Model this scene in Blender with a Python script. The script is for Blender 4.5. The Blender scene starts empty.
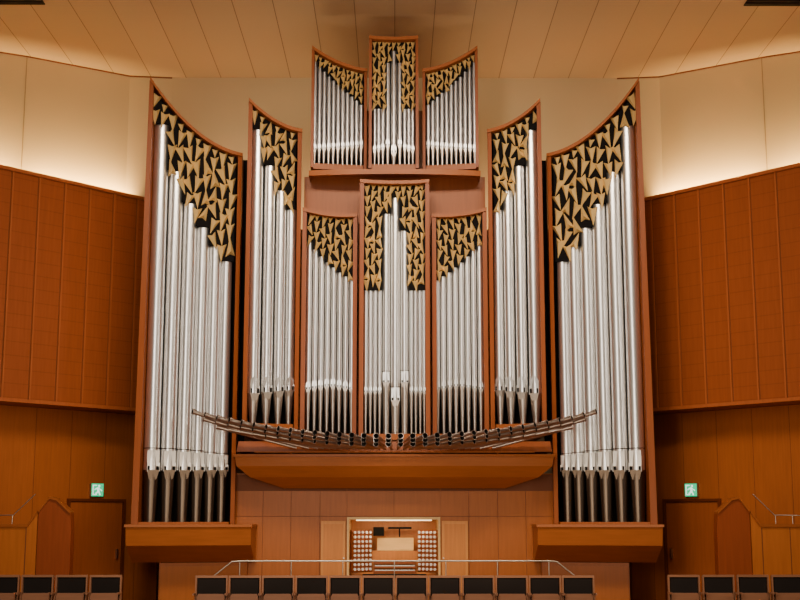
import bpy, bmesh, math, random
from mathutils import Vector, Matrix
random.seed(7)
F=1283.0; TH=math.radians(9.69); CY=-25.7; CZ=1.76; CX0=394.5
ct,st=math.cos(TH),math.sin(TH)
def ray(px,py):
    u=(px-CX0)/F; v=(300-py)/F
    return (u, ct-v*st, st+v*ct)
def at(px,py,Y):
    d=ray(px,py); t=(Y-CY)/d[1]
    return (d[0]*t, Y, CZ+d[2]*t)
def zat(py,Y): return at(CX0,py,Y)[2]
def xat(px,py,Y): return at(px,py,Y)[0]

class Plane:
    """vertical plane through plan points A,B ; s along A->B, d toward viewer"""
    def __init__(s,A,B,straight=False):
        s.A=A; L=math.hypot(B[0]-A[0],B[1]-A[1]); s.W=L; s.straight=straight
        s.e=((B[0]-A[0])/L,(B[1]-A[1])/L)
        n=(s.e[1],-s.e[0])
        if n[1]>0: n=(-n[0],-n[1])
        s.n=n
    def P(s,a,d,z):
        if s.straight and d<0: return (s.A[0]+s.e[0]*a, s.A[1]+s.e[1]*a-d, z)
        return (s.A[0]+s.e[0]*a+s.n[0]*d, s.A[1]+s.e[1]*a+s.n[1]*d, z)
    def hit(s,px,py):
        dx,dy,dz=ray(px,py)
        ax,ay=s.A[0],s.A[1]-CY; ex,ey=s.e
        det=dx*(-ey)-(-ex)*dy
        t=(ax*(-ey)-(-ex)*ay)/det
        a=(dx*ay-dy*ax)/det
        return a, CZ+dz*t
    def off(s,d):
        return Plane((s.A[0]+s.n[0]*d,s.A[1]+s.n[1]*d),(s.A[0]+s.n[0]*d+s.e[0]*s.W,s.A[1]+s.n[1]*d+s.e[1]*s.W))

class MB:
    def __init__(s): s.v=[]; s.f=[]; s.m=[]; s.sm=[]
    def add(s,vs,fs,m=0,smooth=False):
        o=len(s.v); s.v+= [tuple(q) for q in vs]
        for f in fs:
            s.f.append([i+o for i in f]); s.m.append(m); s.sm.append(smooth)
    def hexa(s,p,m=0):
        s.add(p,[(0,1,2,3),(4,5,6,7),(0,1,5,4),(1,2,6,5),(2,3,7,6),(3,0,4,7)],m)
    def box(s,x0,x1,y0,y1,z0,z1,m=0):
        s.hexa([(x0,y0,z0),(x1,y0,z0),(x1,y1,z0),(x0,y1,z0),(x0,y0,z1),(x1,y0,z1),(x1,y1,z1),(x0,y1,z1)],m)
    def pbox(s,pl,a0,a1,d0,d1,z0,z1,m=0):
        s.hexa([pl.P(a0,d0,z0),pl.P(a1,d0,z0),pl.P(a1,d1,z0),pl.P(a0,d1,z0),pl.P(a0,d0,z1),pl.P(a1,d0,z1),pl.P(a1,d1,z1),pl.P(a0,d1,z1)],m)
    def prism(s,A,B,m=0,smooth=False):
        n=len(A)
        s.add(list(A)+list(B),[tuple(range(n)),tuple(range(n,2*n))]+[(i,(i+1)%n,n+(i+1)%n,n+i) for i in range(n)],m,smooth)
    def zprism(s,poly,z0,z1,m=0):
        s.prism([(p[0],p[1],z0) for p in poly],[(p[0],p[1],z1) for p in poly],m)
    def pprism(s,pl,poly,d0,d1,m=0):
        s.prism([pl.P(a,d0,z) for a,z in poly],[pl.P(a,d1,z) for a,z in poly],m)
    def strip(s,O,ax,u,w,r0,h0,r1,h1,m=0,n=20,smooth=True):
        vs=[]
        for r,h in((r0,h0),(r1,h1)):
            for i in range(n):
                t=2*math.pi*i/n; c,q=math.cos(t)*r,math.sin(t)*r
                vs.append(tuple(O[k]+ax[k]*h+u[k]*c+w[k]*q for k in range(3)))
        s.add(vs,[(i,(i+1)%n,n+(i+1)%n,n+i) for i in range(n)],m,smooth)
    def disc(s,O,ax,u,w,r,h,m=0,n=20):
        s.add([tuple(O[k]+ax[k]*h+u[k]*math.cos(2*math.pi*i/n)*r+w[k]*math.sin(2*math.pi*i/n)*r for k in range(3)) for i in range(n)],[tuple(range(n))],m)
    def rod(s,a,b,r,m=0,n=10,r2=None):
        a=Vector(a);b=Vector(b);ax=(b-a);L=ax.length;ax.normalize()
        u=ax.cross(Vector((0.13,0.3,0.94)))
        if u.length<.05: u=ax.cross(Vector((1,0,0)))
        u.normalize();w=ax.cross(u)
        s.strip(a,ax,u,w,r,0,r if r2 is None else r2,L,m,n); s.disc(a,ax,u,w,r,0,m,n); s.disc(a,ax,u,w,r if r2 is None else r2,L,m,n)
    def make(s,name,mats,parent=None,mirror=False,label=None,cat=None,kind=None,group=None,loc=None):
        vs=[(-x,y,z) for x,y,z in s.v] if mirror else s.v
        xs=[q[0] for q in vs];ys=[q[1] for q in vs];zs=[q[2] for q in vs]
        o=Vector(((min(xs)+max(xs))/2,(min(ys)+max(ys))/2,min(zs))) if loc is None else Vector(loc)
        me=bpy.data.meshes.new(name)
        me.from_pydata([(x-o[0],y-o[1],z-o[2]) for x,y,z in vs],[],s.f)
        for m in mats: me.materials.append(m)
        for p,mi,sm in zip(me.polygons,s.m,s.sm): p.material_index=mi; p.use_smooth=sm
        bm=bmesh.new(); bm.from_mesh(me); bmesh.ops.recalc_face_normals(bm,faces=bm.faces); bm.to_mesh(me); bm.free()
        ob=bpy.data.objects.new(name,me); bpy.context.scene.collection.objects.link(ob)
        W[ob.name]=o
        if parent: ob.parent=parent; ob.location=o-W[parent.name]
        else: ob.location=o
        if label: ob["label"]=label
        if cat: ob["category"]=cat
        if kind: ob["kind"]=kind
        if group: ob["group"]=group
        return ob
W={}
def empty(name,loc,label,cat,group=None):
    ob=bpy.data.objects.new(name,None); bpy.context.scene.collection.objects.link(ob)
    ob.location=loc; W[ob.name]=Vector(loc); ob.empty_display_size=.2
    ob["label"]=label; ob["category"]=cat
    if group: ob["group"]=group
    return ob

# ---------------- materials
def nt(name):
    m=bpy.data.materials.new(name); m.use_nodes=True
    return m,m.node_tree.nodes,m.node_tree.links,m.node_tree.nodes["Principled BSDF"]
def plain(name,col,rough=.5,metal=0,noise=.0,em=0,spec=.5):
    m,n,l,b=nt(name)
    b.inputs["Roughness"].default_value=rough; b.inputs["Metallic"].default_value=metal
    b.inputs["Specular IOR Level"].default_value=spec
    b.inputs["Base Color"].default_value=(*col,1)
    if noise>0:
        t=n.new("ShaderNodeTexNoise"); t.inputs["Scale"].default_value=.8; t.inputs["Detail"].default_value=2
        g=n.new("ShaderNodeNewGeometry"); l.new(g.outputs["Position"],t.inputs["Vector"])
        r=n.new("ShaderNodeValToRGB")
        r.color_ramp.elements[0].position=.3; r.color_ramp.elements[1].position=.7
        r.color_ramp.elements[0].color=(*[c*(1-noise) for c in col],1); r.color_ramp.elements[1].color=(*[min(1,c*(1+noise)) for c in col],1)
        l.new(t.outputs["Fac"],r.inputs["Fac"]); l.new(r.outputs["Color"],b.inputs["Base Color"])
    if em>0:
        b.inputs["Emission Color"].default_value=(*col,1); b.inputs["Emission Strength"].default_value=em
    return m
def wood(name,col,grid=0,rough=.38,horiz=False,amp=.09):
    m,n,l,b=nt(name); b.inputs["Roughness"].default_value=rough; b.inputs["Specular IOR Level"].default_value=.25
    g=n.new("ShaderNodeNewGeometry"); mp=n.new("ShaderNodeMapping")
    mp.inputs["Scale"].default_value=(1.2,1.2,14) if horiz else (14,14,1.0)
    l.new(g.outputs["Position"],mp.inputs["Vector"])
    t=n.new("ShaderNodeTexNoise"); t.inputs["Scale"].default_value=1.6; t.inputs["Detail"].default_value=6
    l.new(mp.outputs[0],t.inputs["Vector"])
    r=n.new("ShaderNodeValToRGB"); r.color_ramp.elements[0].position=.28; r.color_ramp.elements[1].position=.72
    r.color_ramp.elements[0].color=(*[c*(1-amp) for c in col],1); r.color_ramp.elements[1].color=(*[c*(1+amp) for c in col],1)
    l.new(t.outputs["Fac"],r.inputs["Fac"]); out=r.outputs["Color"]
    if grid:
        sp=n.new("ShaderNodeSeparateXYZ"); l.new(g.outputs["Position"],sp.inputs[0])
        d=n.new("ShaderNodeMath"); d.operation='DIVIDE'; d.inputs[1].default_value=grid; l.new(sp.outputs["Z"],d.inputs[0])
        fr=n.new("ShaderNodeMath"); fr.operation='FRACT'; l.new(d.outputs[0],fr.inputs[0])
        lt=n.new("ShaderNodeMath"); lt.operation='LESS_THAN'; lt.inputs[1].default_value=.08; l.new(fr.outputs[0],lt.inputs[0])
        mu=n.new("ShaderNodeMath"); mu.operation='MULTIPLY'; mu.inputs[1].default_value=.22; l.new(lt.outputs[0],mu.inputs[0])
        mx=n.new("ShaderNodeMix"); mx.data_type='RGBA'; l.new(mu.outputs[0],mx.inputs[0]); l.new(out,mx.inputs[6]); mx.inputs[7].default_value=(*[c*.3 for c in col],1)
        out=mx.outputs[2]
    l.new(out,b.inputs["Base Color"])
    return m
M_case=wood("case_wood",(.33,.088,.015))
M_post=wood("case_post_wood",(.26,.062,.011))
M_base=wood("base_wood",(.36,.100,.014))
M_basep=wood("base_panel_wood",(.36,.100,.014))
M_hor=wood("corbel_wood",(.36,.098,.015),horiz=True)
M_side=wood("side_wall_wood",(.34,.080,.019),grid=.27)
M_sideb=wood("batten_wood",(.43,.112,.029))
M_low=wood("lower_wall_wood",(.43,.112,.018))
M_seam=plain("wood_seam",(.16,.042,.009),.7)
M_door=wood("door_wood",(.40,.098,.019))
M_dframe=wood("door_frame_wood",(.15,.033,.008))
M_light=wood("light_maple",(.72,.45,.18),horiz=True)
M_cdoor=wood("console_door_wood",(.54,.19,.038))
M_cdoorf=wood("console_door_frame",(.60,.24,.055))
M_par=wood("parapet_wood",(.46,.13,.020))
M_red=wood("stair_wood",(.27,.056,.012))
M_cream=plain("cream_plaster",(.57,.44,.25),.85,noise=.02)
M_crseam=plain("plaster_joint",(.32,.23,.13),.85)
M_black=plain("black_and_hollow_shade",(.006,.005,.005),.8,spec=.1)  # also paints the shade inside pipe mouths, open tops and trumpet bells
M_gap=plain("shadow_gap",(.03,.011,.004),.8)
M_gold=plain("gold_leaf",(.80,.54,.20),.42,metal=.25,noise=.05)
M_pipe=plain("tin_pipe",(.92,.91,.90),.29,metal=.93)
M_pipeU=plain("dim_lit_tin_pipe",(.56,.55,.56),.30,metal=.93)  # same tin darkened: weaker light on the upper pipes put into the colour
M_foot=plain("dark_reflection_foot",(.14,.108,.085),.30,metal=.94)  # dark reflections on the tall pipes' feet put into the base colour
M_footm=plain("tin_foot",(.52,.46,.41),.31,metal=.93)
M_trump=plain("trumpet_metal",(.44,.38,.34),.30,metal=.96)
M_steel=plain("rail_steel",(.55,.50,.42),.35,metal=1)
M_cloth=plain("black_upholstery",(.018,.013,.011),.9,noise=.2,spec=.2)
M_chair=wood("chair_wood",(.33,.15,.08),horiz=True,rough=.4)
M_ivory=plain("ivory_white",(.80,.79,.78),.4)
M_blackp=plain("black_plastic",(.008,.007,.006),.8,spec=.1)
M_lamp=plain("warm_lamp",(1.0,.78,.46),.5,em=3)
M_signw=plain("sign_white",(.8,1.0,.9),.5,em=1.3)
M_signg=plain("sign_green",(.0,.62,.25),.5,em=1.1)
M_floor=wood("floor_wood",(.20,.07,.025))
def ceiling_mat():
    m,n,l,b=nt("ceiling_planks"); b.inputs["Roughness"].default_value=.6
    g=n.new("ShaderNodeNewGeometry"); sp=n.new("ShaderNodeSeparateXYZ"); l.new(g.outputs["Position"],sp.inputs[0])
    ad=n.new("ShaderNodeMath"); ad.operation='ADD'; ad.inputs[1].default_value=50; l.new(sp.outputs["Y"],ad.inputs[0])
    cb=n.new("ShaderNodeCombineXYZ"); l.new(ad.outputs[0],cb.inputs[0]); l.new(sp.outputs["X"],cb.inputs[1])
    br=n.new("ShaderNodeTexBrick"); l.new(cb.outputs[0],br.inputs["Vector"]); br.offset=0
    br.inputs["Scale"].default_value=1; br.inputs["Brick Width"].default_value=70; br.inputs["Row Height"].default_value=.84
    br.inputs["Mortar Size"].default_value=.008; br.inputs["Mortar Smooth"].default_value=.1
    br.inputs["Color1"].default_value=(.52,.38,.23,1); br.inputs["Color2"].default_value=(.49,.355,.21,1); br.inputs["Mortar"].default_value=(.15,.09,.05,1)
    l.new(br.outputs["Color"],b.inputs["Base Color"]); return m
M_ceil=ceiling_mat()

# ---------------- room
YB=4.0; ZC=zat(78,YB)
b=MB(); b.box(-13,13,-34,YB+.3,-.3,0); b.make("floor",[M_floor],kind="structure",label="dark wooden hall floor")
b=MB(); b.box(-13,13,-14,YB+.3,ZC,ZC+.3); b.make("ceiling",[M_ceil],kind="structure",label="tan panelled timber ceiling with plank seams")
b=MB(); b.box(-8,8,YB,YB+.3,0,ZC); b.make("wall_back",[M_cream],kind="structure",label="cream plaster wall behind the organ")
A0=(at(140,197,1.0)[0],1.0); dr=(0.9,1.0); L=math.hypot(*dr); dr=(dr[0]/L,dr[1]/L)
blockB=(A0[0]+dr[0]*1.3,A0[1]+dr[1]*1.3); blockA=(A0[0]-dr[0]*8,A0[1]-dr[1]*8)
PB=Plane(blockA,blockB)
ztop=PB.hit(140,197)[1]; zbot=PB.hit(130,411)[1]
c0=(xat(135,78,YB),YB)
t=1.57; c1=(c0[0]-1.40*t,YB-t*.92); c2=(c1[0]-2.6,c1[1]-1.3)
arc=[(c0[0]+.9,YB),(c0[0]-.1,YB-.12),c1]
for mir,side in((False,"left"),(True,"right")):
    b=MB(); b.zprism([blockA,blockB,(blockB[0],YB),(-13,YB),(-13,blockA[1])],zbot,ztop,0)
    a=.15
    while a<PB.W-.1:
        b.pbox(PB,a-.035,a-.022,-.01,.003,zbot+.04,ztop-.02,2)
        b.pbox(PB,a-.02,a+.012,-.01,.03,zbot+.04,ztop-.02,1); a+=.60
    b.pbox(PB,0,PB.W,-.01,.05,ztop-.07,ztop,1); b.pbox(PB,0,PB.W,-.01,.05,zbot,zbot+.07,1)
    b.make("wall_"+side,[M_side,M_sideb,M_seam],mirror=mir,kind="structure",label="red-brown wood panelled wall with thin battens")
    PL=PB.off(-.7)
    b=MB(); q0=PL.P(0,0,0);q1=PL.P(PL.W,0,0)
    b.zprism([q0[:2],q1[:2],(q1[0],YB),(-13,YB),(-13,q0[1])],0,zbot-.005,0)
    a=.3
    while a<PL.W: 
        b.pbox(PL,a-.005,a+.005,-.01,.003,0,zbot-.02,1); a+=.84
    b.make("wall_lower_"+side,[M_low,M_seam],mirror=mir,kind="structure",label="recessed wood panelled wall below the balcony")
    b=MB(); b.zprism(arc+[c2,(-13,c2[1]),(-13,YB+.1),(arc[0][0],YB+.2)],ztop+.005,ZC,0)
    pl=Plane(c2,c1)
    b.pbox(pl,pl.W-.010,pl.W+.006,-.01,.006,ztop+.01,ZC-.01,1)
    b.make("wall_upper_"+side,[M_cream,M_crseam],mirror=mir,kind="structure",label="cream plaster upper wall panels with cove light")
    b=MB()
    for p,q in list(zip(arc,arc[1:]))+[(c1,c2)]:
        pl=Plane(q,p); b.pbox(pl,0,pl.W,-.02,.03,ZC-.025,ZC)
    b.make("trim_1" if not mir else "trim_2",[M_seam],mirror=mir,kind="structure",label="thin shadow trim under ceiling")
    # door
    a0,zd=PL.hit(70,502); a1,_=PL.hit(122,502)
    b=MB(); b.pbox(PL,a0-.07,a0-.012,-.02,.06,0,zd+.07,1); b.pbox(PL,a1+.012,a1+.07,-.02,.06,0,zd+.07,1); b.pbox(PL,a0-.012,a1+.012,-.02,.06,zd+.012,zd+.07,1)
    b.pbox(PL,a0-.012,a1+.012,.001,.008,0,zd+.012,3)
    b.pbox(PL,a0,a1,.008,.03,0,zd,0)
    b.pbox(PL,a1-.14,a1-.10,.03,.09,.95,1.15,2)
    b.make("door_1" if not mir else "door_2",[M_door,M_dframe,M_steel,M_gap],mirror=mir,kind="structure",label="red-brown wooden door with dark frame")
    # exit sign
    s0,zs=PL.hit(95.5,490)
    sg=empty("exit_sign",PL.P(s0,.01,zs-.13) if not mir else (-PL.P(s0,.01,0)[0],PL.P(s0,.01,0)[1],zs-.13),"small lit green and white exit sign above the door","exit sign")
    sg["group"]="exit signs above the doors"
    b=MB(); b.pbox(PL,s0-.15,s0+.15,.012,.08,zs-.135,zs+.135); b.make("sign_housing",[M_steel],sg,mir)
    b=MB(); b.pbox(PL,s0-.145,s0+.145,.08,.086,zs-.13,zs+.13); b.make("sign_face",[M_signg],sg,mir)
    b=MB()
    def sp(poly): b.pprism(PL,[(s0+x*1.1*(-1 if mir else 1),zs+z*1.08) for x,z in poly],.086,.092)
    sp([(-.11,-.095),(-.02,-.095),(-.02,-.078),(-.093,-.078),(-.093,.078),(-.02,.078),(-.02,.095),(-.11,.095)])
    sp([(.02,.055),(.045,.055),(.055,.075),(.045,.095),(.02,.095),(.01,.075)])
    sp([(-.02,.045),(.03,.05),(.04,-.02),(-.0,-.03)])
    sp([(.01,-.02),(.04,-.03),(.07,-.095),(.045,-.10)]); sp([(.0,-.02),(.02,-.045),(-.035,-.085),(-.05,-.065)])
    sp([(.02,.045),(.04,.03),(.10,-.005),(.09,-.025)]); sp([(-.02,.04),(-.015,.02),(-.065,-.005),(-.07,.015)])
    b.make("sign_pictogram",[M_signw],sg,mir)
    v0=at(-10,3,-.6); v1=at(44,3,-.6)
    b=MB(); b.box(v0[0]-1.2,v1[0],-1.3,-.50,ZC-.02,ZC-.001); 
    for k in range(5): b.box(v0[0]-1.2,v1[0],-1.25+k*.15,-1.22+k*.15,ZC-.04,ZC-.02,1)
    b.make("ceiling_vent",[M_black,M_gap],mirror=mir,label="dark slotted air vent set in the timber ceiling",cat="air vent",group="ceiling vents")
    # stair parapets
    Y=-2.6
    P=[at(x,y,Y) for x,y in((-60,527),(28,527),(37,515),(38,513.5))]; P=[(p[0],p[2]) for p in P]
    P[0]=(P[0][0],P[1][1])
    b=MB(); poly=[(P[0][0],0)]+P+[(P[-1][0],0)]
    b.prism([(x,Y,z) for x,z in poly],[(x,Y+.15,z) for x,z in poly],0)
    for p,q in zip(P,P[1:]):
        b.prism([(p[0],Y-.03,p[1]+.001),(q[0],Y-.03,q[1]+.001),(q[0],Y-.03,q[1]+.05),(p[0],Y-.03,p[1]+.05)],[(p[0],Y+.17,p[1]+.001),(q[0],Y+.17,q[1]+.001),(q[0],Y+.17,q[1]+.05),(p[0],Y+.17,p[1]+.05)],1)
    for k in range(5):
        xx=P[1][0]-.02-k*.5; b.box(xx-.008,xx+.008,Y-.004,Y+.001,0,P[1][1]-.01,2)
    zt=P[1][1]+.05
    b.make("stair_parapet",[M_par,M_case,M_seam],mirror=mir,label="orange wood panelled parapet beside the stairs",cat="parapet",group="stair parapets")
    b=MB(); DP=.25
    pts=[(39,513),(50,499),(57,500.5),(71,514),(71.5,530)]
    P=[at(x,y,Y+.02) for x,y in pts]; P=[(p[0],p[2]) for p in P]
    poly=[(P[0][0],0)]+P+[(P[-1][0],0)]
    b.prism([(x,Y+.02,z) for x,z in poly],[(x,Y+.02+DP,z) for x,z in poly],0)
    for p,q in zip(P[:4],P[1:4]):
        b.prism([(p[0],Y-.01,p[1]+.001),(q[0],Y-.01,q[1]+.001),(q[0],Y-.01,q[1]+.04),(p[0],Y-.01,p[1]+.04)],[(p[0],Y+DP+.02,p[1]+.001),(q[0],Y+DP+.02,q[1]+.001),(q[0],Y+DP+.02,q[1]+.04),(p[0],Y+DP+.02,p[1]+.04)],1)
    b.make("stair_enclosure",[M_red,M_case],mirror=mir,label="dark red wooden stair side with sloping top edges",cat="stair enclosure",group="stair enclosures")
    b=MB(); Yr=Y+.08
    H=[at(-40,516,Yr),at(14,515,Yr),at(36,494,Yr)]
    for i in range(2): b.rod(H[i],H[i+1],.009)
    for px in(-22,-4,13):
        h=at(px,515.3,Yr); b.rod((h[0],Yr,zt+.003),h,.008)
    b.make("handrail",[M_steel],mirror=mir,label="thin metal handrail on the stair parapet",cat="handrail",group="stair handrails")

# ---------------- organ
organ=empty("pipe_organ",(0,0,0),"large concert organ with red-brown case and gilded carved shades","pipe organ")
def pipe(pl,a,z0,zm,zt,R,d,parent,mir,foot,met,big):
    b=MB(); O=pl.P(a,d,0); ax=(0,0,1); u=(pl.e[0],pl.e[1],0); w=(pl.n[0],pl.n[1],0)
    def Q(x,dd,z): return (O[0]+pl.e[0]*(x-a)+pl.n[0]*dd, O[1]+pl.e[1]*(x-a)+pl.n[1]*dd, z)
    def qprism(A): b.prism([Q(x,d0,z) for x,z,d0,d1 in A[0]],[Q(x,d1,z) for x,z,d0,d1 in A[0]],A[1])
    n=40; tr=.72 if big else .46
    b.strip(O,ax,u,w,R,zm,R,zt,0,n); b.disc(O,ax,u,w,R,zt,2,n)
    if big: b.strip(O,ax,u,w,R*1.012,zm+2.75*R,R*1.012,zm+2.85*R,2,n)
    b.strip(O,ax,u,w,R*tr,z0,R*.97,zm-.25*R,1,n); b.strip(O,ax,u,w,R*.97,zm-.25*R,R,zm,1,n); b.disc(O,ax,u,w,R*tr,z0,1,n)
    h=(2.0 if big else 2.2)*R; c=(.5 if big else .8)*R; q=(.80 if big else .76)*R
    kf=.5
    poly=[(a-q,zm+c),(a+q,zm+c),(a+q,zm+c+h),(a-q,zm+c+h)] if big else [(a-q,zm+c),(a+q,zm+c),(a+q,zm+c+h*.6),(a,zm+c+h),(a-q,zm+c+h*.6)]
    qprism(([(x,z,kf*R,R*(.92 if z<zm+c+.01 else .99)) for x,z in poly],3))
    qprism(([(x,z,kf*R,.91*R) for x,z in((a-q,zm),(a+q,zm),(a+q,zm+c),(a-q,zm+c))],2))
    qprism(([(x,z,kf*R,e*R) for x,z,e in((a-q,zm,1.0),(a+q,zm,1.0),(a+q*.6,zm-1.2*R,.88),(a-q*.6,zm-1.2*R,.88))],1))
    for sg in(-1,1):
        x0=a+sg*q-.03*R; x1=a+sg*q+.04*R
        qprism(([(x,z,kf*R,1.12*R) for x,z in((x0,zm-.2*R),(x1,zm-.2*R),(x1,zm+c+.4*R),(x0,zm+c+.4*R))],3))
    return b.make("organ_pipe",[met,foot,M_black,met],parent,mir)

def shard(b,pl,a,z,h,w,ang,d):
    ca,sa=math.cos(ang),math.sin(ang)
    loc=[(-w/2,h*.42),(0,h*.35),(w/2,h*.50),(w*.27,.04*h),(0.0,-h*.56),(-w*.27,.0*h)]
    def loc2(x,y): return (a+x*ca-y*sa,z+x*sa+y*ca)
    pts=[loc2(x,y) for x,y in loc]
    c=loc2(w*.06,h*.22)
    n=len(pts)
    vs=[pl.P(x,d,q) for x,q in pts]+[pl.P(x,d+.012,q) for x,q in pts]+[pl.P(c[0],d+.012+w*.50,c[1])]
    fs=[tuple(range(n))]+[(i,(i+1)%n,n+(i+1)%n,n+i) for i in range(n)]+[(n+i,n+(i+1)%n,2*n) for i in range(n)]
    b.add(vs,fs,1)

def panel(nm,cl,cr,YL,YR,bot,sag,pipes,mouth,foot,mir,sh,depth=.55,post=.085,outer=None,label=None,fm=None,met=None,big=False,wf=1.0):
    A=at(cl[0],cl[1],YL); B=at(cr[0],cr[1],YR)
    pl=Plane(A[:2],B[:2],True); Wd=pl.W
    zL,zR=A[2],B[2]; sagm=sag*.0205
    top=lambda a:(zL+(zR-zL)*a/Wd)-4*sagm*(a/Wd)*(1-a/Wd)
    zb=pl.hit((cl[0]+cr[0])/2,bot)[1]
    b=MB(); th=.07; N=18
    for i in range(N):
        a0=Wd*i/N;a1=Wd*(i+1)/N
        z0,z1=top(a0),top(a1)
        b.prism([pl.P(a0,-depth,z0-th),pl.P(a1,-depth,z1-th),pl.P(a1,-depth,z1),pl.P(a0,-depth,z0)],
                [pl.P(a0,.16,z0-th),pl.P(a1,.16,z1-th),pl.P(a1,.16,z1),pl.P(a0,.16,z0)],0)
    od=depth if outer is None else outer
    fl=.07 if big else 0   # outer post flares slightly toward its base
    Aq=[pl.P(0-fl,-od,zb-.1),pl.P(post-fl*.3,-od,zb-.1),pl.P(post-fl*.3,.13,zb-.1),pl.P(0-fl,.13,zb-.1)]
    Bq=[pl.P(0,-od,zL-th-.005),pl.P(post,-od,zL-th-.005),pl.P(post,.13,zL-th-.005),pl.P(0,.13,zL-th-.005)]
    b.prism(Aq,Bq,2)
    b.pbox(pl,Wd-post,Wd,-depth,.13,zb-.1,zR-th-.005,2)
    b.pbox(pl,post,Wd-post,-depth,.06,zb-.12,zb)
    b.pbox(pl,post-.03,Wd-post,-depth,-depth+.05,zb,min(zL,zR)-th,1)
    for i in range(N):
        a0=post+(Wd-2*post)*i/N;a1=post+(Wd-2*post)*(i+1)/N
        b.prism([pl.P(a0,-depth,min(zL,zR)-th),pl.P(a1,-depth,min(zL,zR)-th),pl.P(a1,-depth,top(a1)-th),pl.P(a0,-depth,top(a0)-th)],
                [pl.P(a0,-depth+.05,min(zL,zR)-th),pl.P(a1,-depth+.05,min(zL,zR)-th),pl.P(a1,-depth+.05,top(a1)-th),pl.P(a0,-depth+.05,top(a0)-th)],1)
    fr=b.make(nm,[M_case,M_black,M_post],organ,mir)
    if label: fr["label"]=label
    info=[]
    for i,(px,py,w) in enumerate(pipes):
        a,zt=pl.hit(px,py); a_,_=pl.hit(px+w,py); R=(a_-a)/2*.97*wf
        my=mouth[i] if isinstance(mouth,(list,tuple)) else mouth
        zm=pl.hit(px,my)[1]; 
        pipe(pl,a,zb,zm,zt,R,-R-.04,fr,mir,fm or M_footm,met or M_pipe,big or py in(213,197,230))
        info.append((a,zt,R))
    info.sort()
    edges=[post]+[(info[i][0]+info[i][2]+info[i+1][0]-info[i+1][2])/2 for i in range(len(info)-1)]+[Wd-post]
    b=MB()
    def bottom(a):
        for i in range(len(info)):
            if a<=edges[i+1]: return info[i][1]
        return info[-1][1]
    for i,(a,zt,R) in enumerate(info):
        K=3
        for k in range(K):
            a0=edges[i]+(edges[i+1]-edges[i])*k/K; a1=edges[i]+(edges[i+1]-edges[i])*(k+1)/K
            poly=[(a0,zt),(a1,zt),(a1,top(a1)-th+.005),(a0,top(a0)-th+.005)]
            b.pprism(pl,poly,-.03,-.005,0)
    h,w=sh; avail=Wd-2*post; nc=max(2,round(avail/(w*.94))); cw=avail/nc
    for c in range(nc):
        a=post+cw*(c+.5); z=top(a)-th-h*.42-(c%2)*h*.42; k=c
        if c%2: shard(b,pl,a,top(a)-th-h*.22,h*.45,w*.7,random.uniform(-.2,.2),0)
        while z>min(bottom(a),bottom(a-cw*.3),bottom(a+cw*.3))+h*.10 or z>bottom(a)-h*.02:
            aa=a+random.uniform(-.08,.08)*w
            if z<=bottom(a)-h*.02: aa=a+(cw*.3 if bottom(a+cw*.3)<bottom(a) else -cw*.3)
            lo=random.uniform(-.22,.22)+(.20 if (c+k)%2 else -.20)
            up=random.random()<.13
            hs=random.uniform(.85,1.08)
            shard(b,pl,aa,z,h*hs,w*random.uniform(.86,1.06),lo+(math.pi if up else 0),0)
            z-=h*.84; k+=1
    b.make("carved_screen",[M_black,M_gold],fr,mir,label="gilded leaf-shaped carving on black")
    return pl
ut=[61,66,71,76,80,84,88,92,96,100,104]
for mir in(False,True):
    panel("pedal_tower",(148,79),(240,155),-1.0,-.15,522,15,
        [(160.5,124,14.6),(174.8,171,14.3),(188.8,203,13.6),(201.8,227,12.8),(214,246,11.8),(225.3,261,11)],470,522,mir,(.38,.20),depth=.6,outer=1.0,label="tall tower with curved top and six largest pipes",fm=M_foot,big=True,wf=1.03)
    panel("side_tower",(247,100),(300,131),-.55,-.15,424,6,
        [(257.3,129,11.8),(269.3,165,11.2),(280.6,190,10.4),(290.8,209,9.6)],[393,392,391,390],424,mir,(.31,.165),label="narrow curved-top tower with four pipes",wf=1.0)
    f=[(309.6+6.05*i,[241,249,256,262,267,272,276,280][i],6) for i in range(8)]
    panel("pipe_field",(303,209),(357.5,215),-.1,-.1,434,2.5,f,[389,388,387,386,386,387,388,389],434,mir,(.26,.135),label="low field of eight slender pipes",wf=.93)
    f=[(315+4.6*i,ut[i],4.5) for i in range(11)]
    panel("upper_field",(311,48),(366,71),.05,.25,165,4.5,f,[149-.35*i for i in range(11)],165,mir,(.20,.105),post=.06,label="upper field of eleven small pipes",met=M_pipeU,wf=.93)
panel("centre_tower",(360,181),(429,181),-.35,-.35,434,1.5,
    [(366,290,4.4),(370.6,290,4.4),(375.2,290,4.4),(379.8,290,4.3),(386.2,213,8.4),(395.3,197,10.4),(404.6,230,9.0),(411.2,290,4.2),(415.6,290,4.2),(420,290,4.2),(424,290,4.0)],
    [392,392,392,392,382,400,382,392,392,392,392],434,False,(.26,.135),label="central tower with three large and eight small pipes",wf=.96)
panel("upper_centre_tower",(369,38),(418,38),-.05,-.05,165,1.5,
    [(374.5,108,4),(378.6,108,4),(382.7,108,4),(387.6,62,5),(393.6,50,6.6),(399.6,62,5),(404.5,108,4),(408.6,108,4),(412.6,108,4)],
    [150,149,148,145,152,145,148,149,150],165,False,(.20,.105),post=.06,label="upper central tower",met=M_pipeU,wf=.95)
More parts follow.
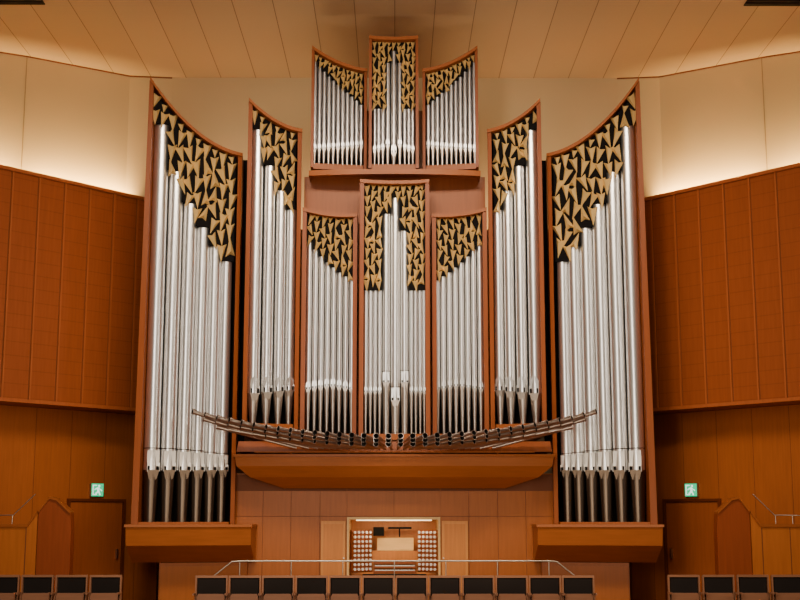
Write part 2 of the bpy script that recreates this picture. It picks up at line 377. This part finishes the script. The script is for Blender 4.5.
# main body
b=MB()
xa=xat(303,300,.6); xb=-xa; z1=zat(178,.6)
b.box(xa,xb,.52,YB-.02,zat(436,.5),z1)
xo=xat(247,300,.6)
b.box(xo,xa-.002,.45,YB-.02,zat(436,.5),zat(230,.5)); b.box(-xa+.002,-xo,.45,YB-.02,zat(436,.5),zat(230,.5))
b.make("main_case",[M_case],organ)
for mir in(False,True):
    b=MB(); b.box(xat(228,300,.7),xo-.005,.62,.68,zat(445,.6),zat(160,.6)); b.make("gap_shade_sheet",[M_black],organ,mir)  # black sheet painting the shade of the gap between the towers
def loft(b,rings,m=0,smooth=False):
    n=len(rings[0])
    for r0,r1 in zip(rings,rings[1:]):
        b.add(list(r0)+list(r1),[(i,(i+1)%n,n+(i+1)%n,n+i) for i in range(n)],m,smooth)
    b.add(rings[0],[tuple(range(n))],m); b.add(rings[-1],[tuple(range(n))],m)
def bow(hw,ye,yc,yb,z,N=24):
    r=[]
    for i in range(N+1):
        s=-1+2*i/N; r.append((hw*s,ye+(yc-ye)*(1-s*s),z))
    return r+[(hw,yb,z),(-hw,yb,z)]
hwU=-xat(309,165,.1)
b=MB(); zU=zat(165,-.0)-.12
loft(b,[bow(hwU,.0,-.15,YB-.05,zU),bow(hwU,.0,-.15,YB-.05,zU-.11),bow(hwU-.06,.3,.25,YB-.05,z1+.002)])
b.box(-hwU+.05,hwU-.05,.95,YB-.05,zU,zat(110,.9))
b.make("upper_case_base",[M_hor],organ)
b=MB(); zi=zat(436,-.1)
loft(b,[bow(-xat(240,440,-.3),-.5,-.45,.5,zi-.13),bow(-xat(238,440,-.3),-.5,-.5,.5,zi-.33)])
b.make("impost_board",[M_post],organ)
b=MB(); zA=zat(454,-.5); zBm=zat(466,-.5); zBn=zat(477,-.4); zC_=zat(488,-.1)
hA=-xat(233,453,-.5)
loft(b,[bow(hA,-.42,-.55,.3,zA),bow(hA,-.42,-.55,.3,zA-.05)])
loft(b,[bow(hA-.03,-.39,-.52,.3,zA-.052),bow(hA-.06,-.37,-.48,.3,zBm),bow(hA-.32,-.24,-.34,.3,zBn),bow(hA-.95,.05,-.02,.3,zC_)])
b.make("corbel_beam",[M_hor],organ)
for mir in(False,True):
    b=MB(); 
    A=at(126,524,-1.35); B=at(251,527,-.75); pl=Plane(A[:2],B[:2],True); zt=A[2]-.06
    zl=zat(551,-1.1); zk=zat(562,-.9)
    prof=[(0,zt),(-.08,zl+.1),(-.75,zk-.02),(-1.6,zk-.02),(-1.6,zt)]
    b.prism([pl.P(0,d,z) for d,z in prof],[pl.P(pl.W,d,z) for d,z in prof])
    b.pbox(pl,-.03,pl.W+.02,-1.6,.03,zt+.002,zt+.05)
    b.make("tower_corbel",[M_hor],organ,mir)
    b=MB(); b.pbox(pl,.50,pl.W-.15,-1.6,-.8,0,zk-.03)
    b.pbox(pl,.52,pl.W-.17,-.8,-.785,.05,zk-.1,1)
    b.make("tower_pedestal",[M_case,M_basep],organ,mir)
b=MB(); YF=.2; zt=zC_-.005+.3
xl=xat(234,520,YF); nx0=xat(347,540,YF); nx1=xat(440.5,540,YF); nz=zat(517,YF)
b.box(xl,nx0,YF,YB-.1,0,zt); b.box(nx1,-xl,YF,YB-.1,0,zt); b.box(nx0,nx1,YF,YB-.1,nz,zt); b.box(nx0,nx1,1.6,YB-.1,0,nz)
b.box(xl+.01,nx0-.01,YF-.004,YF+.001,.05,zt-.02,2); b.box(nx1+.01,-xl-.01,YF-.004,YF+.001,.05,zt-.02,2); b.box(nx0,nx1,YF-.004,YF+.001,nz+.01,zt-.02,2)
cols=[235,263,291,320,347,394,440.5,469,498,526,554]
zp=zat(491,YF)
for i in range(10):
    x0=xat(cols[i],520,YF)+.005; x1=xat(cols[i+1],520,YF)-.005
    b.box(x0,x1,YF-.014,YF-.004,nz+.018,zp,1)
    if i not in(4,5): b.box(x0,x1,YF-.014,YF-.004,.05,nz+.008,1)
b.make("base_cabinet",[M_base,M_basep,M_seam],organ)
b=MB(); t_=.04
b.box(nx0+.002,nx0+t_,YF-.05,1.55,0,nz-.002); b.box(nx1-t_,nx1-.002,YF-.05,1.55,0,nz-.002); b.box(nx0+t_,nx1-t_,YF-.05,1.55,nz-.05,nz-.002); b.box(nx0+t_,nx1-t_,1.5,1.55,0,nz-.05,1)
b.make("niche_lining",[M_light,M_cdoor],organ)
for sg,(pa,pb) in((-1,(321,345.5)),(1,(442,468))):
    b=MB(); x0=xat(pa,540,YF-.1);x1=xat(pb,540,YF-.1); zz=zat(521,YF-.1)
    b.box(x0,x1,YF-.09,YF-.05,.1,zz,1); b.box(x0+.05,x1-.05,YF-.1,YF-.09,.18,zz-.06,0)
    xk=x1-.03 if sg<0 else x0+.03
    b.rod((xk,YF-.13,1.0),(xk,YF-.1,1.0),.015,2)
    b.make("console_door",[M_cdoor,M_cdoorf,M_steel],organ)
# trumpets
def trumpet(bp,fp,r):
    Bp=Vector(bp); Fp=Vector(fp); ax=(Bp-Fp); L=ax.length; ax.normalize(); u=ax.cross(Vector((0,0,1))).normalized(); w=u.cross(ax)
    b=MB(); n=14
    b.strip(Fp,ax,u,w,.42*r,0,.70*r,L*.90,0,n); b.strip(Fp,ax,u,w,.70*r,L*.90,.80*r,L*.96,0,n); b.strip(Fp,ax,u,w,.80*r,L*.96,r,L,0,n)
    b.strip(Fp,ax,u,w,.88*r,L*.999,.4*r,L*.92,1,n); b.disc(Fp,ax,u,w,.4*r,L*.92,1,n); b.strip(Fp,ax,u,w,r,L,.88*r,L*.999,0,n)
    b.disc(Fp,ax,u,w,.42*r,0,0,n)
    b.make("trumpet_pipe",[M_trump,M_black],organ,label="slender horizontal reed pipe")
for (N_,hb,lat,dy,yb,fy,ty) in((34,205,78,0,-1.7,442,410.5),(32,194,80,4,-1.5,446,418),(30,181,80,8,-1.3,449,426)):
    for i in range(N_):
        s=-1+2*(i+.5)/N_; q=abs(s)/(1-.5/N_); sgn=1 if s>0 else -1
        by=436+dy-(436+dy-ty)*q**2.2
        bx=hb*q; fx=max(bx-lat*min(1,q*1.35),bx*.50)
        trumpet(at(394.5+sgn*bx,by,yb+.45*q),at(394.5+sgn*fx,fy-1*q,-.62),.056)
b=MB(); pts=[]
for i in range(25):
    s=-1+2*i/24
    pts.append(Vector(at(394.5+140*s,452,-.66)))
for p,q in zip(pts,pts[1:]): b.rod(p,q,.012)
for i in(3,8,16,21): b.rod(pts[i],(pts[i].x*.98,-.45,pts[i].z-.03),.012)
b.make("trumpet_support_rail",[M_case],organ)

# ---------------- console
con=empty("organ_console",(0,.8,0),"organ console with four manuals and rows of white stop knobs","organ console")
def X(px): return xat(px,545,.6)
b=MB()
b.box(X(352),X(436),.75,1.45,0,.66); b.box(X(372),X(418),.95,1.45,.66,1.12)
b.box(X(350.5),X(437.5),.72,.98,.66,.70)
b.make("console_body",[M_cdoor],con)
for sg,(pa,pb) in((-1,(352,371)),(1,(419,438))):
    x0,x1=X(pa),X(pb)
    Aj,Bj=((x0,.56),(x1,.86)) if sg<0 else ((x0,.86),(x1,.56))
    pj=Plane(Aj,Bj); zb_,zt_=.72,1.54
    b=MB(); b.pbox(pj,0,pj.W,-.06,0,zb_,zt_); jb=b.make("stop_jamb",[M_post],con)
    src=None
    for r in range(9):
        for c in range(5):
            a=pj.W*(c+.5)/5; z=zb_+(zt_-zb_)*(r+.5)/9
            p=pj.P(a,.001,z)
            if src is None:
                k=MB(); nx,ny=pj.n
                k.rod((0,0,0),(nx*.03,ny*.03,0),.010,0,8); k.rod((nx*.03,ny*.03,0),(nx*.05,ny*.05,0),.028,0,10)
                src=k.make("stop_knob",[M_ivory],jb,loc=(0,0,0)); ob=src
            else:
                ob=src.copy(); bpy.context.scene.collection.objects.link(ob)
            ob.location=Vector(p)-W[jb.name]
for k in range(4):
    z=.74+.085*k; y=.66+.10*k
    b=MB(); x0,x1=X(375),X(415)
    b.box(x0-.03,x1+.03,y+.005,y+.16,z-.045,z-.005,2)
    nk=36
    for j in range(nk):
        a=x0+(x1-x0)*j/nk; b.box(a,a+(x1-x0)/nk*.9,y,y+.14,z-.004,z+.012,0)
        if j%7 not in(2,6): b.box(a+(x1-x0)/nk*.7,a+(x1-x0)/nk*1.25,y+.05,y+.14,z+.013,z+.024,1)
    b.make("keyboard_manual",[M_ivory,M_blackp,M_post],con)
b=MB(); b.prism([(X(377),1.0,1.14),(X(414),1.0,1.14),(X(414),1.12,1.38),(X(377),1.12,1.38)],[(X(377),1.03,1.14),(X(414),1.03,1.14),(X(414),1.15,1.38),(X(377),1.15,1.38)])
b.box(X(377),X(414),.95,1.0,1.125,1.14); b.make("music_desk",[M_light],con)
b=MB(); b.box(X(373),X(384),.98,1.0,1.42,1.60); b.box(X(378),X(379),1.0,1.2,1.44,1.48); b.make("small_monitor",[M_blackp],con)
b=MB(); b.box(X(388),X(412),.98,1.03,1.56,1.60); b.box(X(399),X(400.5),1.0,1.03,1.40,1.56); b.make("desk_lamp",[M_blackp],con)
b=MB(); b.box(X(356),X(432),.75,.85,nz-.075,nz-.055); b.make("niche_lamp",[M_lamp],con)
bn=empty("organ_bench",(0,-.15,0),"black-topped wooden organ bench before the console","bench")
b=MB(); b.box(-.62,.62,-.35,.05,.63,.70); b.make("seat",[M_blackp],bn)
for x in(-.55,.5):
    b=MB(); b.box(x,x+.05,-.33,.03,0,.63); b.make("leg",[M_light],bn)

# ---------------- central railing
rl=MB(); Yr=-3.1; zr=zat(561,Yr)
xL=xat(240,561,Yr); pr=[(xat(196,588,Yr),zat(590,Yr)),(xat(214,575,Yr),zat(576,Yr)),(xat(232,562,Yr),zr-.01),(xL,zr),(-xL,zr),(-xat(232,562,Yr),zr-.01),(-xat(214,575,Yr),zat(576,Yr))]
for p,q in zip(pr,pr[1:]): rl.rod((p[0],Yr,p[1]),(q[0],Yr,q[1]),.013)
n=6
for i in range(n+1):
    x=xL+(-2*xL)*i/n; rl.rod((x,Yr,0),(x,Yr,zr),.009)
for x,z in(pr[1],pr[6]): rl.rod((x,Yr,0),(x,Yr,z),.009)
rl.make("guard_railing",[M_steel],label="long thin metal guard railing before the organ console",cat="railing")

# ---------------- chairs
def chair_at(x,y,group,first=[None]):
    loc=Vector((x,y,0))
    if first[0] is None:
        ch=empty("auditorium_chair",(0,0,0),"folding auditorium chair with black upholstery and wood shell","chair",group)
        parts=[]
        b=MB()
        outl=[(-.25,.40),(.25,.40),(.26,.83),(.23,.86),(-.23,.86),(-.26,.83)]
        b.prism([(a,.07,z) for a,z in outl],[(a,.10,z) for a,z in outl])
        b.box(-.26,.26,.02,.07,.825,.86); b.box(-.26,-.236,.02,.07,.42,.825); b.box(.236,.26,.02,.07,.42,.825)
        parts.append(b.make("backrest",[M_chair],ch,loc=(0,0,0)))
        b=MB(); b.prism([(a,.07,z) for a,z in((-.232,.50),(.232,.50),(.232,.82),(-.232,.82))],[(a,.03,z) for a,z in((-.215,.515),(.215,.515),(.215,.805),(-.215,.805))])
        parts.append(b.make("back_cushion",[M_cloth],ch,loc=(0,0,0)))
        b=MB(); o=[(-.215,.22),(.215,.22),(.225,.53),(.20,.575),(-.20,.575),(-.225,.53)]
        b.prism([(a,-.01,z) for a,z in o],[(a,-.04,z) for a,z in o]); 
        b.prism([(a*.96,.02,z) for a,z in o],[(a*.96,-.009,z) for a,z in o],1)
        parts.append(b.make("seat",[M_chair,M_cloth],ch,loc=(0,0,0)))
        for sx in(-.264,.244):
            b=MB(); b.box(sx,sx+.02,-.12,.10,0,.44); b.box(sx-.002,sx+.022,-.22,.08,.56,.59); b.box(sx,sx+.02,-.02,.08,.44,.56)
            parts.append(b.make("armrest",[M_chair],ch,loc=(0,0,0)))
        first[0]=(ch,parts); ch.location=loc
    else:
        c0_,ps=first[0]; ch=c0_.copy(); bpy.context.scene.collection.objects.link(ch); ch.location=loc; ch["group"]=group
        for p in ps:
            q=p.copy(); q.parent=ch; bpy.context.scene.collection.objects.link(q)
Yc=-4.55
for i in range(12): chair_at(xat(195+33.35*(i+.5),575,Yc),Yc,"chairs in the middle block")
for i in range(5):
    chair_at(xat(123-34*(i+.5),570,Yc+.25),Yc+.25,"chairs in the side blocks")
    chair_at(xat(667+34.6*(i+.5),570,Yc+.25),Yc+.25,"chairs in the side blocks")

# ---------------- lights
def area(name,loc,target,sx,sy,en,col,xdir=None,spread=None):
    l=bpy.data.lights.new(name,'AREA'); l.shape='RECTANGLE'; l.size=sx; l.size_y=sy; l.energy=en; l.color=col
    if spread: l.spread=math.radians(spread)
    o=bpy.data.objects.new(name,l); bpy.context.scene.collection.objects.link(o)
    z=(Vector(loc)-Vector(target)).normalized()
    if xdir is None: xdir=Vector((0,0,1)).cross(z)
    x=Vector(xdir).normalized(); y=z.cross(x).normalized(); x=y.cross(z)
    m=Matrix((x,y,z)).transposed().to_4x4(); m.translation=Vector(loc); o.matrix_world=m
    return o
area("stage_light",(0,-9,11.6),(0,0,4),8,1.2,480,(1,.82,.62),spread=100)
area("pipe_streak_fill",(-3,-20,7),(0,0,5),1.5,9,740,(1,.91,.80))  # added tall strip, no real lamp; draws the bright streak on the pipes
area("pipe_streak_fill",(11,-10,7),(0,0,5),.9,6,150,(1,.86,.70))  # added side strip, no real lamp; brightens the pipe flanks
area("low_fill_light",(0,-15,2.6),(0,0,1.5),12,.5,120,(1,.78,.54))
area("console_light",(0,.35,nz-.1),(0,.9,.9),1.2,.06,9,(1,.74,.42))
for sg in(-1,1):
    for (p,q,en,ln) in((c0,c1,120,2.4),(c1,c2,130,2.6)):
        pl=Plane(q,p); m_=pl.P(pl.W/2,.32,0); tt=pl.P(pl.W/2,.0,0)
        area("cove_and_fill_light",((m_[0] if sg<0 else -m_[0]),m_[1],ztop+.50),((tt[0] if sg<0 else -tt[0]),tt[1],ztop+.92),ln,.10,en,(1,.63,.23),(pl.e[0]*(1 if sg<0 else -1),pl.e[1],0),spread=110)
    area("cove_and_fill_light",(3.1*sg,3.0,zat(230,.5)+.15),(3.0*sg,YB,ZC-1.0),2.6,.12,95,(1,.68,.36),(1,0,0))  # added to brighten the wall behind the organ, not a real cove
area("uplight",(0,-6,1.6),(0,2,12),8,1,150,(1,.78,.54))
w=bpy.data.worlds.new("hall_world"); bpy.context.scene.world=w; w.use_nodes=True
w.node_tree.nodes["Background"].inputs[0].default_value=(1,.80,.60,1); w.node_tree.nodes["Background"].inputs[1].default_value=.12

cam=bpy.data.cameras.new("camera"); co=bpy.data.objects.new("camera",cam); bpy.context.scene.collection.objects.link(co)
cam.sensor_width=36; cam.lens=36*F/800; co.location=(0,CY,CZ); co.rotation_euler=(math.pi/2+TH,0,-math.atan(5.5/F))
cam.clip_end=200
bpy.context.scene.camera=co
